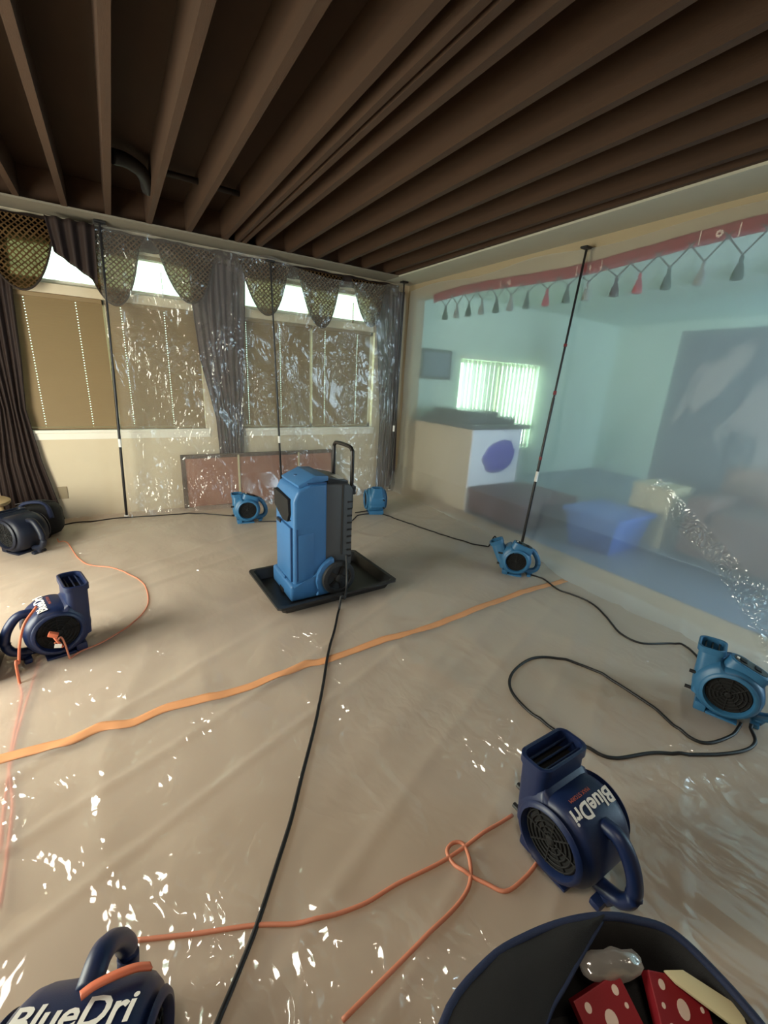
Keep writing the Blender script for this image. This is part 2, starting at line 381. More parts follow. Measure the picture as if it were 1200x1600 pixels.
# wall with the opening: stub by the corner, header, end near the camera
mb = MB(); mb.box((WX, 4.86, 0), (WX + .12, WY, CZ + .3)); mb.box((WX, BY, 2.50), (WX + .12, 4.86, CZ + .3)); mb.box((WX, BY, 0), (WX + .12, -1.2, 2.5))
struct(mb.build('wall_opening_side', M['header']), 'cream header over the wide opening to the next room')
mb = MB(); mb.box((LX - .1, BY, 0), (LX, 1.65, CZ + .3)); mb.box((LX - .1, 3.25, 0), (LX, WY, CZ + .3)); mb.box((LX - .1, 1.65, 2.15), (LX, 3.25, CZ + .3))
struct(mb.build('wall_left', M['wall']))
struct(MB().box((LX - .1, BY - .1, 0), (OX + .1, BY, CZ + .3)).build('wall_behind', M['wall']))
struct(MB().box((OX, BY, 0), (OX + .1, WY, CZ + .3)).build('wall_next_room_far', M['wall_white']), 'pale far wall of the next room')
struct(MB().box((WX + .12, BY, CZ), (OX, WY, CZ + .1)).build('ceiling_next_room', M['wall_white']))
# joists and subfloor
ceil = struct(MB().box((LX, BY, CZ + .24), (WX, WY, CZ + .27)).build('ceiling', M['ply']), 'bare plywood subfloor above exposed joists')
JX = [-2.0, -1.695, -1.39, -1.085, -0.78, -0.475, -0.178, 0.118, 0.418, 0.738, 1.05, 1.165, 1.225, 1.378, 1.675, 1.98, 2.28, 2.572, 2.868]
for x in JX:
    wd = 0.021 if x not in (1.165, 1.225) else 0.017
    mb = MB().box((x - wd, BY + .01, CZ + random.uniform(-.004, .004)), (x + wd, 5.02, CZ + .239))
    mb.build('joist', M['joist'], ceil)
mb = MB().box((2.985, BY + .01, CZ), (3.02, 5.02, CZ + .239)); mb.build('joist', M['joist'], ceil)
mb = MB(); y = 5.0
for a, b in zip(JX[4:], JX[5:]):
    if b - a > .2: mb.box((a + .022, 4.80, CZ + .02), (b - .022, 4.84, CZ + .238))
mb.build('blocking', M['joist'], ceil)
struct(MB().box((LX, 4.73, CZ - .016), (3.02, WY, CZ)).build('trim_1', M['strip_dimmed']), 'strip of white ceiling plasterboard along the window wall')
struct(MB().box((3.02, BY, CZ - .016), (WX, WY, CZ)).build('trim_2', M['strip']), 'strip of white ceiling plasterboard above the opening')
# services between the joists
mb = MB().tube(smooth_path([(0.16, 3.86, 2.82), (0.24, 3.9, 2.83), (0.33, 3.98, 2.82), (0.37, 4.1, 2.80), (0.385, 4.2, 2.78)]), 0.045, 10)
tag(mb.build('duct_elbow', M['duct'], smooth=True), 'black bent duct elbow tucked between the ceiling joists', 'duct')
mb = MB().tube([(0.44, 4.02, 2.86), (0.72, 4.02, 2.86)], 0.022, 8)
tag(mb.build('ceiling_pipe', M['pipe'], smooth=True), 'short dark pipe running across the joists beside the duct elbow', 'pipe')
mb = MB().tube([(0.76, 4.04, 2.86), (1.03, 4.05, 2.86)], 0.022, 8)
tag(mb.build('ceiling_pipe', M['pipe'], smooth=True), 'short dark pipe crossing between joists nearer the doubled joist', 'pipe')

# windows
def window(n, x0, x1, mull):
    o = empty('window_%d' % n, ((x0 + x1) / 2, WY, SZ)); struct(o, 'window with transom and lowered blinds')
    ox = (x0 + x1) / 2
    def lb(mb, a, b, **k): return mb.box((a[0] - ox, a[1], a[2] - SZ), (b[0] - ox, b[1], b[2] - SZ), **k)
    mb = MB()
    for z0, z1 in ((SZ, TZ0 - .04), (TZ0 + .04, TZ1)):
        for a, b in ((x0, x0 + .04), (x1 - .04, x1)): lb(mb, (a, .06, z0), (b, .12, z1))
        for a in mull: lb(mb, (a - .025, .06, z0), (a + .025, .12, z1))
        lb(mb, (x0, .06, z0), (x1, .12, z0 + .04)); lb(mb, (x0, .06, z1 - .04), (x1, .12, z1))
    mb.build('window_frame', M['trim'], o)
    xs = [x0 + .04] + [v for a in mull for v in (a - .025, a + .025)] + [x1 - .04]
    for i in range(0, len(xs), 2):
        for z0, z1 in ((SZ + .04, TZ0 - .08), (TZ0 + .08, TZ1 - .04)):
            mb = MB(); lb(mb, (xs[i], .088, z0), (xs[i + 1], .092, z1)); mb.build('pane', M['glass'], o)
    mb = MB(); lb(mb, (x0 + .03, -.028, SZ - .03), (x1 + .03, .06, SZ), bev=.006); lb(mb, (x0 + .04, -.014, SZ - .09), (x1 + .03, .0, SZ - .03)); mb.build('window_sill', M['trim'], o)
    return o
window(1, W1[0], W1[1], [-0.03 + .03])
window(2, W2[0], W2[1], [2.06])
def blind(x0, x1, z0, z1, cords, label, gapr=0.0):
    o = empty('venetian_blind', ((x0 + x1) / 2, WY + .03, z0)); ox = (x0 + x1) / 2
    tag(o, label, 'blind')
    MB().box((x0 - ox, -.02, z1 - z0 - .035), (x1 - ox, .02, z1 - z0), bev=.004).build('head_rail', M['slat'], o)
    MB().box((x0 - ox, -.014, 0), (x1 - ox, .014, .02), bev=.004).build('bottom_rail', M['slat'], o)
    mb = MB(); z = .02; n = int((z1 - z0 - .055) / .0235)
    for k in range(n + 1):
        zz = .024 + k * .0235
        tilt = Matrix.Translation((0, 0, zz)) @ Matrix.Rotation(math.radians(-14), 4, 'X')
        # slat: lower part with notches for the cords, upper part whole
        mb.box((x0 - ox, -.0008, .0075), (x1 - ox, .0008, .026), M=tilt)
        ed = [x0 - ox] + [v for c in cords for v in (c - ox - .0034, c - ox + .0034)] + [x1 - ox]
        for i in range(0, len(ed), 2): mb.box((ed[i], -.0008, -.001), (ed[i + 1], .0008, .0075), M=tilt)
    s = mb.build('slats', M['slat'], o); s['kind'] = 'stuff'
    return o
blind(W1[0] + .035, -0.012, SZ + .002, TZ0 - .042, [-0.585, -0.215], 'closed tan blind in the uncovered pane beside the brown drape')
blind(0.012, W1[1] - .005, SZ + .002, TZ0 - .042, [0.135, 0.505], 'closed tan blind behind clear plastic beside the plum drape')
blind(W2[0] + .005, 2.045, SZ + .002, TZ0 - .042, [1.30, 1.68], 'closed tan blind behind the pole in the middle of the window wall')
blind(2.075, W2[1] - .055, SZ + .002, TZ0 - .042, [2.24, 2.68], 'closed tan blind next to the corner with a bright slit at its edge')
def transom_blind(x0, x1, label):
    o = empty('transom_blind', ((x0 + x1) / 2, WY + .03, TZ0 + .04)); ox = (x0 + x1) / 2; tag(o, label, 'blind')
    MB().box((x0 - ox, -.02, TZ1 - TZ0 - .075), (x1 - ox, .02, TZ1 - TZ0 - .04), bev=.004).build('head_rail', M['slat'], o)
    mb = MB()
    for k in range(12):
        mb.box((x0 - ox, -.012, -.0006), (x1 - ox, .012, .0006), M=Matrix.Translation((0, 0, .012 + k * .026)) @ Matrix.Rotation(math.radians(12), 4, 'X'))
    for c in (x0 - ox + .3, x1 - ox - .3): mb.box((c - .002, -.013, 0), (c + .002, .013, .23))
    s = mb.build('slats', M['slat'], o); s['kind'] = 'stuff'
transom_blind(W1[0] + .01, W1[1] - .01, 'open slatted blind in the transom nearer the brown drape')
transom_blind(W2[0] + .01, W2[1] - .01, 'open slatted blind in the transom nearer the corner')
MBw = MB().box((-0.583, WY - .008, .215), (-0.508, WY, .335), bev=.003)
op = MBw.build('outlet_plate', M['header']); tag(op, 'small off-white outlet plate on the wall under the uncovered blind', 'outlet')

def nz(x, y, z=0): return noise.noise(Vector((x, y, z)))
# ---- swags, tails and drapes
def swag(cx, w, ztop, zbot, label):
    d = .06; cy = WY - .06
    def f(u, v):
        x = (u * 2 - 1)
        sag = (1 - abs(x) ** 1.9)
        zt = ztop
        z = zt - v * (zt - zbot) * (0.12 + 0.88 * sag)
        xx = x * w / 2 * (1 - 0.32 * v * (1 - sag) ** 0.5 * 0.6)
        fold = math.sin(v * 24 + abs(x) * 1.2) * .012 * (0.3 + sag)
        return (xx, -d * sag * (0.35 + .4 * v) + fold, z - ztop)
    o = empty('swag', (cx, cy, ztop)); tag(o, label, 'curtain', 'valance swags over the windows')
    MB().grid(f, 26, 30).build('swag_cloth', M['swag'], o, smooth=True, solid=.002)
    MB().tube([f(i / 30, 1.0) for i in range(31)], .009, 6).build('braid_trim', M['braid'], o, smooth=True)
for cx, wd, zb, lb in ((-0.56, .66, 2.06, 'sheer lattice swag hanging above the brown drape'),
                       (0.10, .58, 2.02, 'sheer lattice swag beside the black pole by the uncovered blind'),
                       (0.74, .60, 2.12, 'sheer lattice swag above the plum drape between the windows'),
                       (1.50, .60, 2.10, 'sheer lattice swag crossed by the middle black pole'),
                       (2.13, .60, 2.04, 'sheer lattice swag between two bright transom gaps near the corner'),
                       (2.78, .52, 2.12, 'sheer lattice swag in the corner of the window wall')):
    swag(cx, wd, 2.62, zb, lb)
def tail(cx, label):
    def f(u, v):
        x = (u * 2 - 1); z = -v * (.26 + .20 * (0.5 + 0.5 * x))
        return (x * (.17 - .03 * v), -.05 + .025 * math.sin(u * 22), z)
    o = MB().grid(f, 28, 10).build('curtain_tail', M['drape'], None, smooth=True, solid=.003); o.location = (cx, WY - .14, 2.63)
    tag(o, label, 'curtain')
tail(-0.16, 'dark brown pleated tail between the two swags by the uncovered blind')
rod = empty('valance_board', (0, WY, 2.6)); tag(rod, 'dark brown valance heading along the top of the window wall', 'valance')
def f(u, v):
    x = -1.3 + 4.5 * u
    return (x, -.05 - .012 * math.sin(x * 38), .045 - v * .13 + .006 * math.sin(x * 13))
MB().grid(f, 320, 3).build('gathered_heading', M['drape'], rod, smooth=True, solid=.003)
def drape(name, prof, mat, label, folds=9, amp=.018, y=WY - .045):
    """prof: list of (z, x_left, x_right) from top to bottom"""
    def f(u, v):
        t = v * (len(prof) - 1); i = min(int(t), len(prof) - 2); k = t - i; k = k * k * (3 - 2 * k)
        z, a, b = [prof[i][q] * (1 - k) + prof[i + 1][q] * k for q in range(3)]
        return (a + (b - a) * u, y + amp * (.75 + .4 * nz(u * 7, v * 1.2, 3)) * math.sin(u * folds * 2 * PI + 1.6 * nz(u * 5, v * .8, 1)) + .008 * math.sin(u * 31 + v * 5), z)
    return tag(MB().grid(f, folds * 10, 40).build(name, mat, None, smooth=True, solid=.004), label, 'curtain')
dl = drape('drape', [(2.60, -1.02, -0.60), (2.0, -1.02, -0.64), (1.5, -0.99, -0.665), (1.08, -0.93, -0.70), (0.6, -0.99, -0.655), (0.02, -1.01, -0.56)], M['drape'], 'dark brown floor-length drape tied in beside the uncovered blind', 8)
dl2 = drape('drape', [(2.58, 0.74, 1.30), (2.1, 0.76, 1.28), (1.6, 0.80, 1.24), (1.0, 0.92, 1.21), (0.5, 0.94, 1.20), (0.03, 0.93, 1.22)], M['drape_grey'], 'plum grey drape hanging between the two windows behind plastic', 8)
dl3 = drape('drape', [(2.58, 2.86, 3.30), (1.8, 2.95, 3.30), (1.0, 3.02, 3.30), (0.03, 3.0, 3.32)], M['drape_grey'], 'plum grey drape hanging in the corner of the room', 7)

# ---- board leaning on the wall
bd = empty('framed_board', (1.42, 4.955, 0)); tag(bd, 'long terracotta panel with dark frame leaning on the window wall', 'board')
MB().box((-.86, -.012, .03), (.86, .012, .575)).build('panel', M['board'], bd)
mb = MB().box((-.90, -.02, .02), (-.86, .02, .615)).box((.86, -.02, .02), (.90, .02, .615)).box((-.90, -.02, .575), (.90, .02, .615)).box((-.90, -.02, .0), (.90, .02, .03))
mb.build('frame', M['boardframe'], bd)
for x in (-.30, .42): MB().box((x - .01, -.024, .03), (x + .01, -.012, .60)).build('batten', M['cream'], bd)

# ---------------------------------------------------------------- plastic sheeting
def nz(x, y, z=0): return noise.noise(Vector((x, y, z)))
def ridge(x, y, z=0): return 1 - abs(noise.noise(Vector((x, y, z)))) * 2
def floor_h(x, y):
    h = 0.020 + 0.006 * nz(x * 1.1, y * 1.1) + 0.006 * max(0, ridge(x * 2.2 + y * .8, y * 1.1 - x * .5, 3) - .55) / .45 + .005 * nz(x * 5, y * 5, 7)
    h += .007 * max(0, ridge(x * 1.2 - y * 2.6, y * .6, 9) - .72) / .28
    return max(h, 0.012)
X0, X1, Y0, Y1 = -2.1, 3.2, -1.2, 5.0
def f(u, v):
    x = X0 + (X1 - X0) * u; y = Y0 + (Y1 - Y0) * v
    return (x, y, floor_h(x, y))
tag(MB().grid(f, 300, 340).build('floor_plastic_sheet', M['film_floor'], None, smooth=True), 'wrinkled clear plastic sheet covering the whole carpet', 'plastic sheet')
# sheet on the window side, hung from the poles
def f(u, v):
    x = 0.0 + 3.22 * u
    sagx = 0
    for a, b in ((0.05, 1.55), (1.55, 3.2)):
        if a <= x <= b:
            t = (x - a) / (b - a); sagx = (4 * t * (1 - t)) * (.03 if a < 1 else .10)
    top = 2.66 - sagx - .02 * nz(x * 4, 0)
    z = top * (1 - v) + .02 * v
    y = 4.885 + .02 * math.sin(x * 4.1) * (0.4 + v) + .022 * nz(x * 2.5 + z * 1.6, z * .7, 2) + .016 * nz(x * 5 + z * 4.5, z * 1.5 - x, 5)
    y -= .10 * max(0, v - .86) / .14
    return (x, y, z)
tag(MB().grid(f, 200, 160).build('hanging_plastic_sheet', M['film_window'], None, smooth=True), 'clear crinkled plastic sheet hung in front of the windows', 'plastic sheet')
# sheet closing off the opening
def flare(y):
    t = min(1, max(0, (2.6 - y) / .9)); t = t * t * (3 - 2 * t); return .15 + .25 * t + .03 * nz(y * 3, 1)
def f(u, v):
    y = 4.95 - 6.0 * u
    top = 2.62 - .04 * math.sin(y * 2.1) ** 2
    if v < .82:
        t = v / .82; z = top + (.36 - top) * t; x = 3.35 - .03 * t
    else:
        t = (v - .82) / .18; z = .36 * max(0, 1 - t) ** 1.15 + .012; x = 3.32 - flare(y) * (t ** 1.05)
    x += .022 * nz(y * 1.6, z * 1.1, 4) + .010 * nz(y * 4.5 + z * 3, z * 2 - y, 6) * (0.4 + v)
    if v > .82: z = max(.008, z + .01 * nz(y * 4, v * 9, 2))
    return (x, y, z)
tag(MB().grid(f, 220, 150).build('hanging_plastic_sheet', M['film_opening'], None, smooth=True), 'milky plastic sheet closing off the opening to the next room', 'plastic sheet')

# ---- spring poles
def pole(bx, by, tx, ty, tz, label, marks, ztip=0.012):
    o = empty('spring_pole', (bx, by, 0)); tag(o, label, 'pole')
    d = Vector((tx - bx, ty - by, tz))
    P = lambda t: d * t
    MB().tube([P(.006), P(.55)], .0125, 10).build('lower_tube', M['pole'], o, smooth=True, ang=60)
    MB().tube([P(.55), P(.99)], .0095, 10).build('upper_tube', M['pole'], o, smooth=True, ang=60)
    for a, b, m, nm in marks: MB().tube([P(a), P(b)], .0142, 10).build(nm, m, o, smooth=True, ang=60)
    MB().tube([P(0.002), P(.014)], .022, 10).build('foot_pad', M['polewhite'], o, smooth=True, ang=60)
    MB().box((d.x - .045, d.y - .03, d.z - .02), (d.x + .045, d.y + .03, d.z - .004), bev=.005).build('head_pad', M['black'], o)
pole(-.04, 4.87, .05, 4.88, 2.672, 'black spring pole at the open edge of the window sheet', [(.275, .305, M['polewhite'], 'sleeve')])
pole(1.60, 4.86, 1.52, 4.86, 2.62, 'black spring pole behind the dehumidifier against the window sheet', [(.28, .31, M['polewhite'], 'sleeve')])
pole(3.15, 4.86, 3.19, 4.86, 2.672, 'black spring pole standing in the corner of the room', [(.315, .345, M['polewhite'], 'sleeve')])
pole(3.06, 2.42, 3.33, 2.46, 2.60, 'black spring pole with red bands against the milky sheet', [(.27, .305, M['polewhite'], 'sleeve'), (.345, .355, M['polered'], 'red_band'), (.56, .572, M['polered'], 'red_band'), (.71, .718, M['polered'], 'red_band')])

# ---------------------------------------------------------------- next room, behind the milky sheet
struct(MB().box((3.52, BY, 0), (OX, WY, .004)).build('floor_next_room', M['floor_daylit']), 'floor of the next room with bluish daylight in its colour')
pnl = MB().box((3.53, 3.715, 0.004), (4.36, 3.733, 1.0)).build('daylit_end_face', M['daylit_white'])
hw = struct(MB().box((3.52, 3.733, 0), (3.66, 4.86, 1.0)).box((3.66, 3.733, 0), (4.36, 3.86, 1.0)).build('wall_half_height', M['half_wall']), 'half-height wall under a dark worktop')
pnl.parent = hw; pnl['label'] = 'end face of the half wall with bluish daylight in its colour'
mb = MB().box((3.46, 3.66, 1.001), (4.45, 4.86, 1.055), bev=.008)
tag(mb.build('worktop', M['counter']), 'dark stone worktop on the half-height wall', 'worktop')
mb = MB().box((3.58, 3.86, 1.054), (4.36, 4.76, 1.13), bev=.02)
mb.box((3.66, 4.0, 1.128), (4.2, 4.7, 1.19), bev=.025)
tag(mb.build('dark_appliance', M['counter']), 'low dark appliance lying on the worktop', 'appliance')
# purple plush decoration with ragged outline
mb = MB(); rs = []
n = 64; prof = []
for k in range(n):
    a = 2 * PI * k / n
    r = .20 * (1 + .10 * nz(math.cos(a) * 2, math.sin(a) * 2, 1) + .08 * nz(math.cos(a) * 9, math.sin(a) * 9, 3))
    prof.append((math.cos(a) * r * 1.35, math.sin(a) * r))
for sc_, yy in ((1.0, 0), (1.0, -.012), (.93, -.03), (.75, -.042), (.4, -.05), (.05, -.052)):
    rs.append([(p[0] * sc_, yy, p[1] * sc_) for p in prof])
o = mb.rings(rs).build('plush_cushion', M['purple'], None, smooth=True); o.location = (4.0, 3.714, .66); o.rotation_euler = (0, math.radians(-12), 0)
tag(o, 'fuzzy purple cushion hung on the white side of the half wall', 'cushion')
# maroon ottoman
ot = empty('ottoman', (3.98, 3.25, 0)); tag(ot, 'maroon upholstered ottoman in front of the half wall', 'ottoman')
MB().box((-.46, -.42, .04), (.46, .42, .25), bev=.03).build('base', M['maroon'], ot, smooth=True, ang=40)
MB().box((-.47, -.43, .25), (.47, .43, .33), bev=.035).build('seat_cushion', M['maroon'], ot, smooth=True, ang=40)
for sx in (-1, 1):
    for sy in (-1, 1): MB().box((sx * .40 - .025, sy * .36 - .025, 0), (sx * .40 + .025, sy * .36 + .025, .045)).build('foot', M['black'], ot)
# vertical blinds and window in the next room
vw = struct(empty('window_3', ((VB[0] + VB[1]) / 2, WY, VB[2])), 'bright window behind vertical blinds in the next room')
hx = (VB[1] - VB[0]) / 2; hz_ = VB[3] - VB[2]
mb = MB()
for a, b in ((-hx, -hx + .05), (-.025, .025), (hx - .05, hx)): mb.box((a, .07, 0), (b, .12, hz_))
mb.box((-hx, .07, 0), (hx, .12, .05)).box((-hx, .07, hz_ - .05), (hx, .12, hz_))
mb.build('window_frame', M['trim'], vw)
MB().box((-hx + .05, .093, .05), (-.025, .097, hz_ - .05)).build('pane', M['glass'], vw)
MB().box((.025, .093, .05), (hx - .05, .097, hz_ - .05)).build('pane', M['glass'], vw)
vb = empty('vertical_blind', ((VB[0] + VB[1]) / 2, WY - .05, VB[2])); tag(vb, 'vertical blind with bright yellow-green gaps in the next room', 'blind')
MB().box((-hx - .03, -.03, hz_), (hx + .03, .03, hz_ + .045)).build('head_rail', M['trim'], vb)
me0 = None
for k in range(19):
    x = -hx + .05 + k * (2 * hx - .1) / 18
    if me0 is None:
        o = MB().grid(lambda u, v: ((u - .5) * .088, .01 * math.cos((u - .5) * 2.6), v * (hz_ - .03) + .02), 4, 1).build('vane', M['vblind'], vb, smooth=True, solid=.002); me0 = o.data
    else:
        o = bpy.data.objects.new('vane', me0); C.objects.link(o); o.parent = vb
        md = o.modifiers.new('thickness', 'SOLIDIFY'); md.thickness = .002
    o.location = (x, 0, 0); o.rotation_euler = (0, 0, math.radians(14 if k < 14 else 30) + random.uniform(-.22, .22))
# picture on the far wall
pc = empty('wall_picture', (3.92, WY, 1.55)); tag(pc, 'dark square picture on the pale wall above the worktop', 'picture')
MB().box((-.27, -.03, 0), (.27, 0, .40)).box((-.23, -.034, .04), (.23, -.03, .36)).build('frame', M['counter'], pc)
MB().box((-.23, -.037, .04), (.23, -.034, .36)).build('canvas', M['wall_grey'], pc)
# grey-blue tall cabinet, cream box, blue bin, brown sofa
cb = empty('tall_cabinet', (6.0, 1.55, 0)); tag(cb, 'tall grey-blue cabinet in the next room', 'cabinet')
MB().box((-.5, -1.1, .08), (.5, 1.1, 2.2), bev=.01).build('body', M['wall_grey'], cb)
for i in range(3): MB().box((-.52, -1.08 + i * .725, .12), (-.5, -1.08 + i * .725 + .71, 2.16), bev=.004).build('door', M['wall_grey'], cb)
MB().box((-.46, -1.08, 0), (.46, 1.08, .08)).build('plinth', M['black'], cb)
sf = empty('sofa', (4.9, 0.75, 0)); tag(sf, 'brown upholstered sofa in the next room', 'sofa')
MB().box((-.45, -1.0, .06), (.45, 1.0, .40), bev=.04).build('base', M['brown'], sf, smooth=True, ang=40)
MB().box((.18, -1.0, .38), (.47, 1.0, .86), bev=.07).build('backrest', M['brown'], sf, smooth=True, ang=40)
for y in (-1.0, .8): MB().box((-.45, y, .30), (.47, y + .2, .62), bev=.06).build('armrest', M['brown'], sf, smooth=True, ang=40)
for y in (-.8, 0): MB().box((-.44, y + .01, .38), (.22, y + .79, .52), bev=.05).build('seat_cushion', M['brown'], sf, smooth=True, ang=40)
bn = empty('storage_tub', (4.12, 2.26, 0)); tag(bn, 'bright blue plastic storage tub behind the milky sheet', 'tub')
MB().rings([[(sx * (.26 + t * .05), sy * (.22 + t * .05), z) for sx, sy in ((-1, -1), (1, -1), (1, 1), (-1, 1))] for t, z in ((0, 0), (1, .34))]).build('tub_body', M['bin'], bn)
MB().box((-.34, -.30, .33), (.34, .30, .375), bev=.012).build('lid', M['bin'], bn)
cbx = empty('carton', (4.75, 2.12, 0)); tag(cbx, 'tall cream carton standing by the brown sofa', 'carton')
MB().box((-.18, -.2, 0), (.18, .2, .62), bev=.004).build('carton_body', M['cream'], cbx)
MB().box((-.182, -.02, .615), (.182, .02, .624)).build('seam_tape', M['trim'], cbx)

# ---- door hanging with tassels over the opening
tr_ = empty('door_hanging', (3.388, 2.4, 2.5)); tag(tr_, 'dark red embroidered door hanging with tassels along the header', 'door hanging')
def bandz(y): return 2.505 + .028 * math.sin((y - .6) * 2.3) - .02 * max(0, y - 3.0)
def f(u, v):
    y = .2 + 4.3 * u
    return (.004 * math.sin(y * 17), y - 2.4, bandz(y) + .02 - v * .095 - 2.5)
MB().grid(f, 120, 4).build('embroidered_band', M['toran'], tr_, smooth=True, solid=.004)
for y in (1.55, 2.45, 3.3):
    mb = MB()
    for k in range(8):
        a = k * PI / 4
        mb.box((-.0045, -.005, .008), (-.003, .005, .022), M=Matrix.Translation((0, y - 2.4, bandz(y) - 2.528)) @ Matrix.Rotation(a, 4, 'X'))
    mb.build('motif', M['dot'], tr_)
    for dy in (-.11, .11): MB().box((-.0045, y - 2.4 + dy - .003, bandz(y) - 2.57), (-.003, y - 2.4 + dy + .003, bandz(y) - 2.49)).build('stitched_bar', M['dot'], tr_)
cols = ['tass_green', 'tass_red', 'tass_green', 'tass_grey', 'tass_black', 'tass_red', 'tass_green', 'tass_grey']
ty = [1.2, 1.39, 1.60, 1.81, 2.01, 2.19, 2.43, 2.62, 2.83, 3.05, 3.25, 3.44, 3.65, 3.85, 4.05, 4.25]
cc = ['tass_grey', 'tass_green', 'tass_grey', 'tass_green', 'tass_red', 'tass_black', 'tass_grey', 'tass_green', 'tass_red', 'tass_green', 'tass_grey', 'tass_green', 'tass_grey', 'tass_green', 'tass_grey', 'tass_green']
for y, c in zip(ty, cc):
    zt = 2.325 - 2.5
    o = MB().lathe([(.003, .02), (.009, .012), (.011, 0), (.008, -.012), (.014, -.02), (.024, -.06), (.027, -.085), (.02, -.088)], 10, (0, 0, 0)).build('tassel', M[c], tr_, smooth=True)
    o.location = (-.004, y - 2.4, zt); o.scale = (1.3, 1.3, 1.3)
    mb = MB()
    for s in (-1, 1): mb.tube([(0, 0, .02), (0, s * .10, bandz(y + s * .1) - .075 - 2.5 - zt + .005)], .0042, 5)
    mb.build('string', M['string'], o)

# ---------------------------------------------------------------- blowers
def wrap_text(body, size, parent, name, mat, R_at, ang0, u0, v0, zc, bold=.0, shear=0.0):
    bm = text_mesh(body, size, shear, bold)
    bmesh.ops.subdivide_edges(bm, edges=[e for e in bm.edges if e.calc_length() > .02], cuts=1)
    for v in bm.verts:
        u = v.co.x + u0; t = v.co.y + v0          # u runs along -Y, t runs clockwise over the top
        a = ang0 - t / R_at(ang0)
        r = R_at(a) + .0022
        v.co = Vector((r * math.cos(a), -u, zc + r * math.sin(a)))
    me = bpy.data.meshes.new(name); bm.to_mesh(me); bm.free(); me.materials.append(mat)
    o = bpy.data.objects.new(name, me); C.objects.link(o); o.parent = parent
    return o

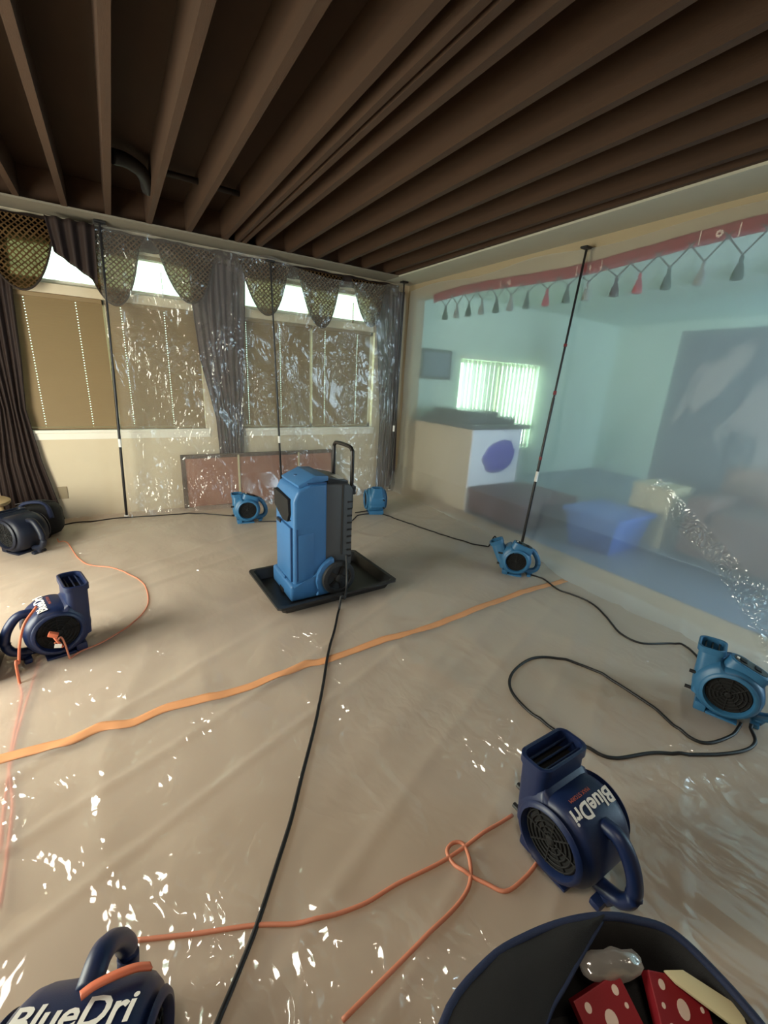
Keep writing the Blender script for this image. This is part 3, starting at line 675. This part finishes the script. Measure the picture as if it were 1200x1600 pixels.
def blower(loc, rz, label, style, lean=6, R=.19, depth=.29, group=None, text=False, panel=False, H=.45, duct_w=.105, rise=1.0):
    mat = M['navy_shaded'] if (style == 'navy' and not text) else M['navy'] if style == 'navy' else M['sky']
    o = empty('air_mover', loc, rz); tag(o, label, 'air mover', group)
    zc = R + .012
    a_start = math.radians(110)
    def Rv(a):
        d = (a_start - a) % (2 * PI)          # clockwise from the top of the duct
        return R * (.86 + .14 * min(1, d / math.radians(290)))
    n = 72; ri = R * .62
    angs = [2 * PI * k / n for k in range(n)]
    def ring(fn, y): return [(fn(a) * math.cos(a), y, zc + fn(a) * math.sin(a)) for a in angs]
    hd = depth / 2
    seq = []
    for s, order in ((-1, 1), (1, -1)):
        side = [ring(lambda a: ri * .98, s * (hd - .05)), ring(lambda a: ri, s * (hd - .005)), ring(lambda a: ri + .006, s * (hd + .006)), ring(lambda a: ri + .016, s * (hd + .004)), ring(lambda a: ri + .022, s * (hd - .004)),
                ring(lambda a: Rv(a) - .040, s * (hd - .012)), ring(lambda a: Rv(a) - .018, s * (hd - .020)), ring(lambda a: Rv(a) - .005, s * (hd - .036)), ring(Rv, s * (hd - .058))]
        seq += side if order == 1 else side[::-1]
    MB().rings(seq, True, True, True).build('housing', mat, o, smooth=True, ang=50)
    # inlet grilles on both sides
    for s in (-1, 1):
        y = s * (hd - .022)
        MX = Matrix.Translation((0, y, zc)) @ Matrix.Rotation(PI / 2, 4, 'X')
        g = MB().lathe([(ri * .995, -.004), (ri * .995, .004)], 40, M=MX).build('inlet_screen', M['blackpit'], o)
        mb = MB()
        for q in (.25, .42, .59, .76, .93):
            mb.tube([(ri * q * math.cos(2 * PI * k / 32), y + s * .008, zc + ri * q * math.sin(2 * PI * k / 32)) for k in range(33)], .0028, 5, cap=False)
        for k in range(8):
            a = PI * k / 4; mb.tube([(ri * .12 * math.cos(a), y + s * .008, zc + ri * .12 * math.sin(a)), (ri * .97 * math.cos(a), y + s * .008, zc + ri * .97 * math.sin(a))], .003, 5)
        mb.lathe([(ri * .16, -.004), (ri * .16, .004), (ri * .1, .008)], 20, M=Matrix.Translation((0, y + s * .008, zc)) @ Matrix.Rotation(PI / 2, 4, 'X'))
        mb.build('wire_guard', M['blackpit'], g)
    # outlet duct
    la = math.radians(lean); axis = Vector((-math.sin(la), 0, math.cos(la))); side = Vector((math.cos(la), 0, math.sin(la)))
    base = Vector((-R + duct_w / 2 + .004, 0, zc - .06))
    top_len = (H - base.z) / math.cos(la)
    def rr(cx, hw_, hl, rad, m=5):
        pts = []
        for qx, qy, a0 in ((1, 1, 0), (-1, 1, 90), (-1, -1, 180), (1, -1, 270)):
            for k in range(m + 1):
                a = math.radians(a0 + 90 * k / m)
                pts.append((qx * (hw_ - rad) + rad * math.cos(a), qy * (hl - rad) + rad * math.sin(a)))
        return [cx + side * p[0] + Vector((0, p[1], 0)) for p in pts]
    hl0 = hd - .02; hl1 = hd - (.012 if style == 'navy' else .05)
    hw0 = duct_w / 2 - .003; hw1 = duct_w / 2 + .004
    rs = [rr(base, hw0, hl0, .03), rr(base + axis * top_len * .55, hw0, (hl0 + hl1) / 2, .032), rr(base + axis * (top_len * .9), hw0, hl1 - .004, .032), rr(base + axis * (top_len - .028), hw1, hl1, .034),
          rr(base + axis * top_len, hw1, hl1, .034), rr(base + axis * (top_len + .003), hw1 - .006, hl1 - .006, .03), rr(base + axis * top_len, hw1 - .012, hl1 - .012, .026), rr(base + axis * (top_len - .07), hw1 - .016, hl1 - .016, .024)]
    d = MB().rings(rs, True, False, False).build('outlet_duct', mat, o, smooth=True, ang=50)
    MB().rings([rr(base + axis * (top_len - .06), hw1 - .015, hl1 - .015, .024), rr(base + axis * (top_len - .066), hw1 - .015, hl1 - .015, .024)]).build('duct_shadow_panel', M['blackpit'], d)
    for q in (-.5, 0, .5):
        c = base + axis * (top_len - .022) + side * (q * hw1 * .95)
        mb = MB(); mb.tube([c + Vector((0, -hl1 + .014, 0)), c + Vector((0, hl1 - .014, 0))], .004, 6); mb.build('louver', M['navyd'] if style == 'navy' else M['black'], d)
    # handle: arc on the far side from the duct, ending in the foot
    hp = [(Rv(.85) * .93 * math.cos(.85), zc + Rv(.85) * .93 * math.sin(.85)), (R * .86, zc + R * .64), (R * 1.10, zc + R * .44), (R * 1.30, zc + R * .08), (R * 1.36, zc - R * .32), (R * 1.22, zc - R * .62), (R * .92, zc - R * .74), (R * .62, zc - R * .78)]
    MB().tube(smooth_path([(p[0], 0, p[1]) for p in hp], 6), .0215, 10, flat=1.15).build('handle', mat, o, smooth=True)
    MB().box((R * .78, -.05, .0), (R * 1.02, .05, .03), bev=.012).build('foot', mat, o, smooth=True, ang=40)
    MB().tube(smooth_path([(R * .95, 0, .02), (R * 1.02, 0, .045), (R * 1.02, 0, zc - R * .7)], 4), .022, 8).build('handle_strut', mat, o, smooth=True)
    MB().box((-R * .75, -hd + .03, 0), (-R * .40, hd - .03, .05), bev=.012).build('foot', mat, o, smooth=True, ang=40)
    MB().box((-R * .40, -hd + .03, 0), (R * .45, hd - .03, .018), bev=.006).build('base_pad', mat, o, smooth=True, ang=40)
    for z in (.10, .19): MB().tube([(-R - .018, -hd * .6, z), (-R + .02, -hd * .6, z)], .009, 8).build('stacking_peg', M['black'], o)
    if panel:
        a = math.radians(72); r = Rv(a)
        MX = Matrix.Translation((r * math.cos(a), -.03, zc + r * math.sin(a))) @ Matrix.Rotation(PI / 2 - a, 4, 'Y')
        def oval(hx_, hy_, z):
            return [MX @ Vector((hx_ * math.copysign(abs(math.cos(q)) ** .6, math.cos(q)), hy_ * math.copysign(abs(math.sin(q)) ** .7, math.sin(q)), z)) for q in [2 * PI * k / 28 for k in range(28)]]
        p = MB().rings([oval(.088, .05, -.03), oval(.084, .046, .022), oval(.078, .041, .027)]).build('control_box', mat, o, smooth=True, ang=40)
        MB().rings([oval(.070, .033, .024), oval(.070, .033, .029)]).build('control_face', M['black'], p)
        for q in (-.032, .028): MB().box((q - .014, -.014, .028), (q + .014, .014, .034), bev=.003, M=MX).build('socket', M['blackpit'], p)
        MB().box((-.060, -.008, .028), (-.05, .002, .034), M=MX).build('switch', M['white'], p)
    if text:
        wrap_text('BlueDri', .064 * R / .16, o, 'lettering', M['white'], Rv, math.radians(76), .0, .010, zc, bold=.0016, shear=0.12)
        wrap_text('MAX STORM', .018 * R / .16, o, 'lettering', M['orangeprint'], Rv, math.radians(76), .015, -.028, zc)
    return o
rad = math.radians
blower((1.098, .497, .016), rad(-90), 'navy air mover with printed lettering at the end of the looped orange cord', 'navy', lean=4, text=True, H=.36, R=.15, depth=.25)
blower((-.41, 2.55, .016), rad(194), 'navy air mover with an orange cord draped over its handle', 'navy', lean=3, text=True, H=.385, R=.15, depth=.25)
blower((-.218, .625, .016), rad(67), 'navy air mover with an orange strap tied under its handle', 'navy', text=True, H=.40, R=.175, depth=.28)
blower((-.76, 4.22, .016), rad(-49), 'shade-darkened navy air mover in front of the brown drape', 'navy', H=.32, R=.16, depth=.27)
blower((2.40, .55, .016), rad(-72), 'light blue air mover with control panel beside the black cord loop', 'sky', lean=4, panel=True, H=.335, R=.145, depth=.24)
blower((2.67, 2.14, .016), rad(-46), 'light blue air mover at the foot of the red-banded pole', 'sky', lean=28, panel=True, H=.275, R=.13, depth=.2)
blower((2.44, 4.06, .012), rad(72), 'light blue air mover turned side-on at the corner pole', 'sky', lean=0, H=.32, R=.15, depth=.23)
blower((1.03, 4.28, .012), rad(-8), 'light blue air mover in front of the terracotta panel', 'sky', lean=2, H=.31, R=.14, depth=.22, panel=True)

# ---------------------------------------------------------------- dehumidifier on its tray
ty_ = empty('drip_tray', (1.155, 2.62, .030), rad(2)); tag(ty_, 'shallow black plastic drip tray under the dehumidifier', 'tray')
def rect(hx_, hy_, z, c=.02):
    return [(-hx_ + c, -hy_, z), (hx_ - c, -hy_, z), (hx_, -hy_ + c, z), (hx_, hy_ - c, z), (hx_ - c, hy_, z), (-hx_ + c, hy_, z), (-hx_, hy_ - c, z), (-hx_, -hy_ + c, z)]
MB().rings([rect(.40, .27, .002), rect(.43, .30, .068), rect(.448, .318, .07), rect(.448, .318, .06), rect(.452, .322, .06), rect(.452, .322, .075), rect(.425, .295, .075), rect(.39, .26, .010)]).build('tray_basin', M['tray'], ty_, smooth=True, ang=30)

dh = empty('dehumidifier', (.875, 2.635, .041), rad(0)); tag(dh, 'blue and grey wheeled dehumidifier standing in the black tray', 'dehumidifier')
hw_ = .185
# front shell, side profile in X-Z
MB().prism([(.0, .0), (.235, .0), (.235, .80), (.12, .80), (.035, .765), (.004, .70)], -hw_, hw_, bev=.022, seg=3).build('front_shell', M['dehu'], dh, smooth=True, ang=35)
MB().prism([(.215, .06), (.42, .06), (.43, .25), (.435, .74), (.40, .785), (.215, .795)], -hw_ + .012, hw_ - .012, bev=.02, seg=3).build('rear_shell', M['grey'], dh, smooth=True, ang=35)
MB().prism([(-.025, .0), (.26, .0), (.26, .14), (.17, .19), (.10, .13), (-.025, .12)], -hw_ - .012, hw_ + .012, bev=.02, seg=3).build('base_skirt', M['dehu'], dh, smooth=True, ang=35)
for s in (-1, 1):   # wheel arch fairing
    pts = [(.305 + .155 * math.cos(rad(a)), .125 + .155 * math.sin(rad(a))) for a in range(100, 211, 10)] + [(.15, .02), (.30, .02)]
    y0, y1 = (s * (hw_ - .02), s * (hw_ + .03)); MB().prism(pts, min(y0, y1), max(y0, y1), bev=.008).build('wheel_arch', M['dehu'], dh, smooth=True, ang=35)
# dark angular air inlet wrapping the top of the front
pts = [(-.155, .715), (.125, .70), (.135, .60), (.105, .545), (.02, .535), (-.155, .60)]
inl = MB().prism(pts, -.012, .03, bev=.006, axis='X').build('air_inlet', M['blackpit'], dh, smooth=True, ang=40)
inl.rotation_euler = (0, 0, PI); inl.location = (.014, 0, 0)
for k in range(4):
    MB().box((.008, -.12 + .0, .555 + k * .035), (.016, .13, .561 + k * .035)).build('inlet_louver', M['black'], inl)
# tank door on the front with recess and latch
dr = MB().box((-.014, -.150, .135), (.012, .125, .515), bev=.008).build('tank_door', M['dehu'], dh, smooth=True, ang=40)
MB().box((-.02, .02, .50), (-.008, .10, .52), bev=.003).build('latch', M['black'], dr)
MB().box((-.024, -.06, .118), (-.006, .02, .14), bev=.004).build('hinge', M['dehu'], dr)
MB().box((-.012, -.162, .135), (.004, -.150, .515)).build('door_gap', M['dehud'], dh)
MB().box((.03, -hw_ - .004, .14), (.14, -hw_ + .006, .47), bev=.004).build('side_panel', M['dehu'], dh, smooth=True, ang=40)
MB().box((.018, -hw_ - .0035, .14), (.028, -hw_ + .004, .51)).build('panel_seam', M['dehud'], dh)
MB().box((-.03, -.05, .0), (.0, .03, .035), bev=.006).build('drain_notch', M['blackpit'], dh)
# lid with cord cleat
MB().prism([(.045, .775), (.25, .812), (.25, .845), (.16, .85), (.04, .795)], -.165, .165, bev=.010).build('lid', M['dehu'], dh, smooth=True, ang=35)
MB().box((.10, -.172, .785), (.235, -.16, .806), bev=.003).build('lid_slot', M['dehud'], dh)
MB().lathe([(.018, 0), (.018, .008), (.006, .01)], 14, (.10, .03, .815)).build('lid_cap', M['dehud'], dh)
MB().prism([(.245, .785), (.40, .78), (.40, .80), (.245, .835)], -.155, .155, bev=.006).build('control_panel', M['steel'], dh)
MB().box((.30, -.145, .815), (.37, -.03, .818), M=Matrix.Translation((0, 0, .052)) @ Matrix.Rotation(rad(0), 4, 'Y') @ Matrix.Translation((0, 0, -.052))).build('rating_label', M['white'], dh)
for k in range(9):
    MB().box((.39, -hw_ + .008, .25 + k * .05), (.425, -hw_ + .016, .262 + k * .05)).build('vent_rib', M['steel'], dh)
MB().tube([(.355, -hw_ + .010, .78), (.355, -hw_ + .009, .28)], .006, 6).build('hanging_lead', M['rubber'], dh)
hp = smooth_path([(.43, -.145, .60), (.43, -.145, .95), (.43, -.135, 1.0), (.43, -.09, 1.02), (.43, .09, 1.02), (.43, .135, 1.0), (.43, .145, .95), (.43, .145, .60)], 6)
MB().tube(hp, .0135, 10).build('push_handle', M['steel'], dh, smooth=True)
for s in (-1, 1): MB().box((.40, s * .145 - .02, .70), (.455, s * .145 + .02, .76), bev=.005).build('handle_bracket', M['steel'], dh)
for s in (-1, 1):
    MX = Matrix.Translation((.312, s * (hw_ + .032), .128)) @ Matrix.Rotation(-s * PI / 2, 4, 'X')
    wh = MB().lathe([(.03, -.028), (.108, -.028), (.122, -.018), (.124, 0), (.118, .016), (.100, .022), (.088, .020), (.084, .008), (.03, .008), (.028, .02), (.012, .026)], 36, M=MX).build('wheel', M['rubber'], dh, smooth=True, ang=40)
    for k in range(5):
        a = 2 * PI * k / 5
        MB().box((.026, -.012, .004), (.086, .012, .015), M=MX @ Matrix.Rotation(a, 4, 'Z')).build('spoke', M['steel'], wh)

# ---------------------------------------------------------------- cords, tape
def cord(pts, r, mat, label, cat='cord', name='power_cord', over=True, n=12):
    p = []
    for q in smooth_path([(a[0], a[1], (a[2] if len(a) > 2 else -1)) for a in pts], n):
        x, y, z = q
        z0 = floor_h(x, y)
        zz = (z0 + r * .9) if over else max(.3 * r, z0 - r * 1.15)
        if z > 0.0: zz = max(z, zz)
        p.append((x, y, zz))
    return tag(MB().tube(p, r, 8).build(name, mat, None, smooth=True), label, cat)
# long black cord of the dehumidifier
cord([(1.235, 2.40, .34), (1.215, 2.345, .16), (1.165, 2.27, .085), (1.11, 2.24, .02), (.99, 2.05), (.844, 1.831), (.70, 1.58), (.572, 1.374), (.455, 1.20), (.355, 1.05), (.26, .925), (.178, .819), (.11, .745), (.047, .679), (-.03, .60)], .0075, M['cord_black'], 'black cord trailing from the dehumidifier wheel towards the bottom edge')
cord([(2.197, 4.081), (2.406, 4.076), (2.484, 3.914), (2.567, 3.517), (2.668, 3.091), (2.768, 2.818), (2.891, 2.638, 0.060), (2.84, 2.50, .12), (2.74, 2.28, .14)], .0065, M['cord_black'], 'black cord between the corner air mover and the pole air mover')
cord([(1.12, 4.2, .03), (1.3, 4.10), (1.6, 3.9), (1.95, 3.8), (2.197, 3.98), (2.40, 3.99)], .0065, M['cord_black'], 'black cord running behind the dehumidifier between two air movers')
cord([(2.72, 2.06, .05), (2.80, 1.95)] + [(2.750, 1.745), (2.792, 1.529), (2.712, 1.355), (2.599, 1.197), (2.603, 1.055), (2.792, 0.958)] + [(2.83, .88), (2.72, .76, .04), (2.52, .66, .10)], .0065, M['cord_black'], 'black cord curving from the pole air mover to the one by the sheet')
cord([(2.377, 0.423, 0.050), (2.280, 0.372), (2.140, 0.390), (1.948, 0.484), (1.806, 0.572), (1.629, 0.640), (1.574, 0.706), (1.527, 0.849), (1.515, 1.022), (1.553, 1.150), (1.658, 1.233), (1.827, 1.268), (1.969, 1.227), (2.071, 1.091), (2.103, 0.887), (2.088, 0.716), (2.047, 0.580), (2.071, 0.485), (2.222, 0.444), (2.344, 0.450, 0.050)], .0075, M['cord_black'], 'black cord lying in a wide loop beside the light blue air mover')
cord([(-.64, 4.42, .05), (-.58, 4.75), (-.302, 4.80), (-.03, 4.80), (.254, 4.746), (.55, 4.70), (.8, 4.58), (.98, 4.40, .03)], .006, M['cord_black'], 'thin black cord along the foot of the window wall')
# orange cords
cord([(-0.115, 0.937), (0.012, 0.880), (0.168, 0.812), (0.294, 0.748), (0.439, 0.712), (0.569, 0.705), (0.731, 0.686), (0.898, 0.684), (1.051, 0.680)], .0062, M['cord_hazed'], 'haze-tinted orange cord running across from the strapped air mover', over=True)
cord([(0.296, 0.526), (0.422, 0.539), (0.555, 0.552), (0.714, 0.574), (0.787, 0.611), (0.828, 0.687), (0.802, 0.713), (0.764, 0.700), (0.764, 0.646), (0.813, 0.566), (0.850, 0.522), (0.932, 0.519), (1.007, 0.530)], .0062, M['cord_hazed'], 'haze-tinted orange cord twisted into a small loop beside the lettered air mover', over=True)
cord([(-.56, 4.30, .06)] + [(-0.495, 4.258), (-0.360, 3.761), (-0.170, 3.546), (0.005, 3.228), (0.034, 2.907), (-0.039, 2.683), (-0.187, 2.534), (-0.303, 2.475), (-0.336, 2.448)] + [(-.36, 2.42, .06), (-.40, 2.395, .15)], .0045, M['cord_hazed'], 'thin orange cord looping over the floor between the two navy air movers')
cord([(-.455, 2.48, .325), (-.50, 2.40, .28), (-.525, 2.37, .20), (-.54, 2.355, .11), (-.545, 2.31, .03)] + [(-0.522, 2.199), (-0.515, 1.945), (-0.503, 1.766), (-0.465, 1.572), (-0.449, 1.352), (-0.441, 1.215)], .0062, M['cord_orange'], 'orange cord dropping from the handle and running along the left side under the film', over=False)
cord([(-0.491, 2.498), (-0.496, 2.232), (-0.504, 2.017), (-0.503, 1.832)] + [(-.49, 1.60), (-.47, 1.4)], .006, M['cord_orange'], 'second thin orange cord beside the thicker one under the film', over=False)
# plug and tag at the inlet of the left air mover
pl = empty('orange_plug', (-.40, 2.392, .195)); pl.scale = (.7, .7, .7); tag(pl, 'orange cord plug with a white tag at the navy inlet', 'plug')
MB().box((-.03, -.018, -.012), (.03, .018, .02), bev=.006, M=Matrix.Rotation(.5, 4, 'Y')).build('plug_body', M['cord_orange'], pl, smooth=True, ang=40)
MB().tube([(0, 0, -.005), (.02, -.012, -.05), (.045, -.02, -.10)], .009, 8).build('plug_lead', M['cord_orange'], pl, smooth=True)
MB().box((.018, -.03, -.085), (.06, -.026, -.055), bev=.001, M=Matrix.Rotation(.25, 4, 'Y')).build('white_tag', M['white'], pl)
# strap on the bottom-left blower
def ribbon(pts, wdt, up=Vector((0, 0, 1))):
    p = smooth_path(pts, 8); a = []
    for i, q in enumerate(p):
        d = (p[min(i + 1, len(p) - 1)] - p[max(i - 1, 0)]).normalized(); s = d.cross(up).normalized()
        a.append((q - s * wdt / 2, q + s * wdt / 2))
    return lambda u, v: a[min(int(round(u * (len(a) - 1))), len(a) - 1)][int(round(v))], len(a) - 1
# orange tape seam
pts = [(-.56, 1.82), (-.484, 1.82), (-.319, 1.80), (-.209, 1.823), (-.091, 1.792), (.037, 1.821), (.198, 1.799), (.435, 1.787), (.606, 1.805), (.72, 1.815), (.842, 1.801), (1.203, 1.816), (1.579, 1.801), (2.07, 1.843), (2.566, 1.864), (2.949, 1.848)]
pp = smooth_path([(a, b, 0) for a, b in pts], 8)
def f(u, v):
    i = min(int(round(u * (len(pp) - 1))), len(pp) - 1); x, y = pp[i].x, pp[i].y
    w_ = .052 + .012 * nz(x * 3, 0, 3); yy = y + (v - .5) * w_ + .006 * nz(x * 9, 5, 1)
    return (x, yy, floor_h(x, yy) + .0015 + .003 * abs(nz(x * 12, v * 3, 8)))
tag(MB().grid(f, len(pp) - 1, 4).build('tape_seam', M['tape'], None, smooth=True, solid=.001), 'long strip of orange tape across the floor sheet', 'tape')

# strap over the bottom-left blower
pts = [(-.185, .690, .352), (-.165, .694, .352), (-.14, .694, .350), (-.115, .694, .344), (-.092, .694, .334), (-.07, .692, .318)]
fn, n_ = ribbon(pts, .02, Vector((.2, .45, .87)))
tag(MB().grid(lambda u, v: fn(u, v), n_, 1).build('orange_strap', M['cord_orange'], None, smooth=True, solid=.006), 'flat orange strap tied under the blower handle', 'strap')
# cord looped over the handle of the left air mover
# ---------------------------------------------------------------- far-left clutter
st = empty('round_stool', (-1.04, 4.58, 0)); tag(st, 'round light wood stool behind the shade-darkened navy air mover', 'stool')
MB().lathe([(.0, .0), (.17, .0), (.18, .012), (.18, .03), (.165, .04), (.0, .04)], 28, (0, 0, .33)).build('seat', M['wood'], st, smooth=True, ang=40)
for k in range(4):
    a = PI / 4 + k * PI / 2; MB().tube([(.17 * math.cos(a), .17 * math.sin(a), .0), (.12 * math.cos(a), .12 * math.sin(a), .335)], .016, 8).build('leg', M['wood'], st, smooth=True)
db = empty('duffel_bag', (-.70, 4.60, 0)); tag(db, 'black duffel bag slumped behind the shade-darkened navy air mover', 'bag')
rs = []
for k in range(15):
    t = k / 14; x = (t - .5) * .34; s = .55 + .45 * math.sin(PI * min(1, max(0, t))) ** .45
    rs.append([(x, .15 * s * math.copysign(abs(math.cos(a)) ** .75, math.cos(a)), .165 + .16 * s * math.copysign(abs(math.sin(a)) ** .75, math.sin(a)) + .01 * nz(x * 8, a)) for a in [2 * PI * q / 20 for q in range(20)]])
MB().rings(rs).build('bag_body', M['bag'], db, smooth=True)
MB().tube(smooth_path([(-.10, -.08, .29), (-.06, -.11, .34), (.04, -.12, .345), (.09, -.12, .30), (.11, -.14, .20)], 8), .014, 8, flat=1.6).build('carry_strap', M['bagtrim'], db, smooth=True)
MB().tube([(-.14, -.01, .312), (-.05, -.01, .328), (.05, -.01, .328), (.14, -.01, .312)], .006, 6).build('zip', M['steel'], db)
bx = empty('equipment_case', (-.80, 2.50, .012)); tag(bx, 'black equipment case at the edge beside the orange-corded air mover', 'case')
MB().box((-.18, -.14, 0), (.155, .14, .17), bev=.02).build('case_body', M['black'], bx, smooth=True, ang=40)
MB().box((-.185, -.145, .17), (.16, .145, .23), bev=.02).build('lid', M['black'], bx, smooth=True, ang=40)
for y in (-.08, .05): MB().box((.15, y, .15), (.165, y + .03, .20), bev=.003).build('latch', M['steel'], bx)

# ---------------------------------------------------------------- open tool bag in front
tb = empty('tool_bag', (.695, -.012, .0)); tag(tb, 'open black cloth tool bag with navy binding near the bottom edge', 'bag')
rim = [(-.50, -.05, .29), (-.44, .20, .30), (-.29, .335, .30), (-.14, .362, .30), (-.02, .345, .305), (.08, .312, .315), (.157, .274, .32), (.215, .235, .315), (.268, .182, .31), (.284, .10, .30), (.278, 0, .29), (.24, -.15, .28), (.1, -.28, .28), (-.2, -.30, .28), (-.42, -.22, .29)]
rp = smooth_path(rim + [rim[0]], 5)[:-1]
cen = Vector((-.06, .03, 0))
def lvl(t, out, z): return [(cen.x + (p.x - cen.x) * out, cen.y + (p.y - cen.y) * out, z if z is not None else p.z * t) for p in rp]
rs = [lvl(0, .86, .004), lvl(0, .97, .03), lvl(.4, 1.02, None), lvl(.75, 1.02, None), lvl(1.0, 1.0, None), lvl(1.0, .985, None), lvl(.97, .96, None), lvl(.85, .93, None), lvl(.40, .90, None), lvl(0, .85, .05)]
MB().rings(rs).build('bag_shell', M['bag'], tb, smooth=True, ang=60)
MB().tube([(p.x * 1.0, p.y, p.z) for p in rp] + [rp[0]], .009, 8, cap=False).build('rim_binding', M['bagtrim'], tb, smooth=True)
# half of the top is closed by a flap edged with navy piping
seam = smooth_path([(.145, .276, .316), (.06, .265, .305), (-.02, .252, .298), (-.10, .238, .292), (-.28, .18, .288), (-.45, .06, .285)], 5)
left = smooth_path([(.15, .278, .318), (.07, .316, .315), (-.03, .347, .305), (-.14, .36, .302), (-.30, .33, .30), (-.48, .08, .292)], 5)
def f(u, v):
    a = seam[min(int(round(v * (len(seam) - 1))), len(seam) - 1)]; b = left[min(int(round(v * (len(left) - 1))), len(left) - 1)]
    q = a.lerp(b, u); return (q.x, q.y, q.z + .012 * math.sin(PI * u) + .004 * nz(q.x * 14, q.y * 14))
MB().grid(f, 12, 25).build('top_flap', M['bag'], tb, smooth=True, solid=.004)
MB().tube(seam, .0045, 6).build('seam_piping', M['bagtrim'], tb, smooth=True)
def spotted(loc, rot, label, a=.10, b=.085, c=.03):
    o = empty('spotted_box', loc); o.rotation_euler = rot; tag(o, label, 'box')
    MB().box((-a / 2, -b / 2, -c), (a / 2, b / 2, 0), bev=.002).build('carton', M['red'], o)
    for x, y, r in ((0, 0, .013), (-.036, .026, .007), (.036, .026, .007), (-.036, -.026, .007), (.036, -.026, .007), (-.044, 0, .004), (.044, .004, .004)):
        k = MB().lathe([(r, 0), (r, .0008)], 16, (x, y, 0)).build('dot', M['dot'], o); k.scale = (1, 1.2, 1)
    return o
spotted((.735, .165, .255), (rad(28), rad(-10), rad(-12)), 'red box with cream dots lying under the clear packet', .12, .10)
spotted((.88, .095, .262), (rad(22), rad(10), rad(-34)), 'red box with cream dots next to the cream scraper', .12, .10)
rs = []
for k in range(13):
    t = k / 12; x = (t - .5) * .14; sq = .45 + .55 * math.sin(PI * t) ** .4
    rs.append([(x, .026 * sq * math.cos(q) + .006 * nz(x * 40, q * 2), .018 * sq * math.sin(q) + .006 * nz(x * 50, q * 2, 4)) for q in [2 * PI * j / 14 for j in range(14)]])
pk = MB().rings(rs).build('clear_packet', M['film_small'], None, smooth=True)
pk.location = (.80, .212, .285); pk.rotation_euler = (rad(15), 0, rad(-26)); tag(pk, 'crumpled clear plastic packet in the tool bag', 'packet')
sc_ = empty('scraper', (.935, .075, .282)); sc_.rotation_euler = (rad(12), rad(6), rad(-64)); tag(sc_, 'cream plastic scraper sticking out of the tool bag', 'scraper')
MB().prism([(-.085, -.010), (-.06, -.018), (.07, -.022), (.085, -.008), (.075, .020), (-.05, .014)], -.004, .006, bev=.003, axis='Z').build('scraper_handle', M['cream'], sc_, smooth=True, ang=40)
MB().lathe([(.006, .0), (.006, .0072)], 12, (.066, .002, 0)).build('hang_hole', M['steel'], sc_)

ln = MB().grid(lambda u, v: (.30 + .62 * u, -.22 + .42 * v, .17 + .03 * nz(u * 6, v * 6, 2) + .05 * math.sin(PI * u) * math.sin(PI * v)), 24, 18).build('work_cloth', M['bag'], None, smooth=True, solid=.01)
tag(ln, 'dark folded cloth lying under the red boxes inside the tool bag', 'cloth')
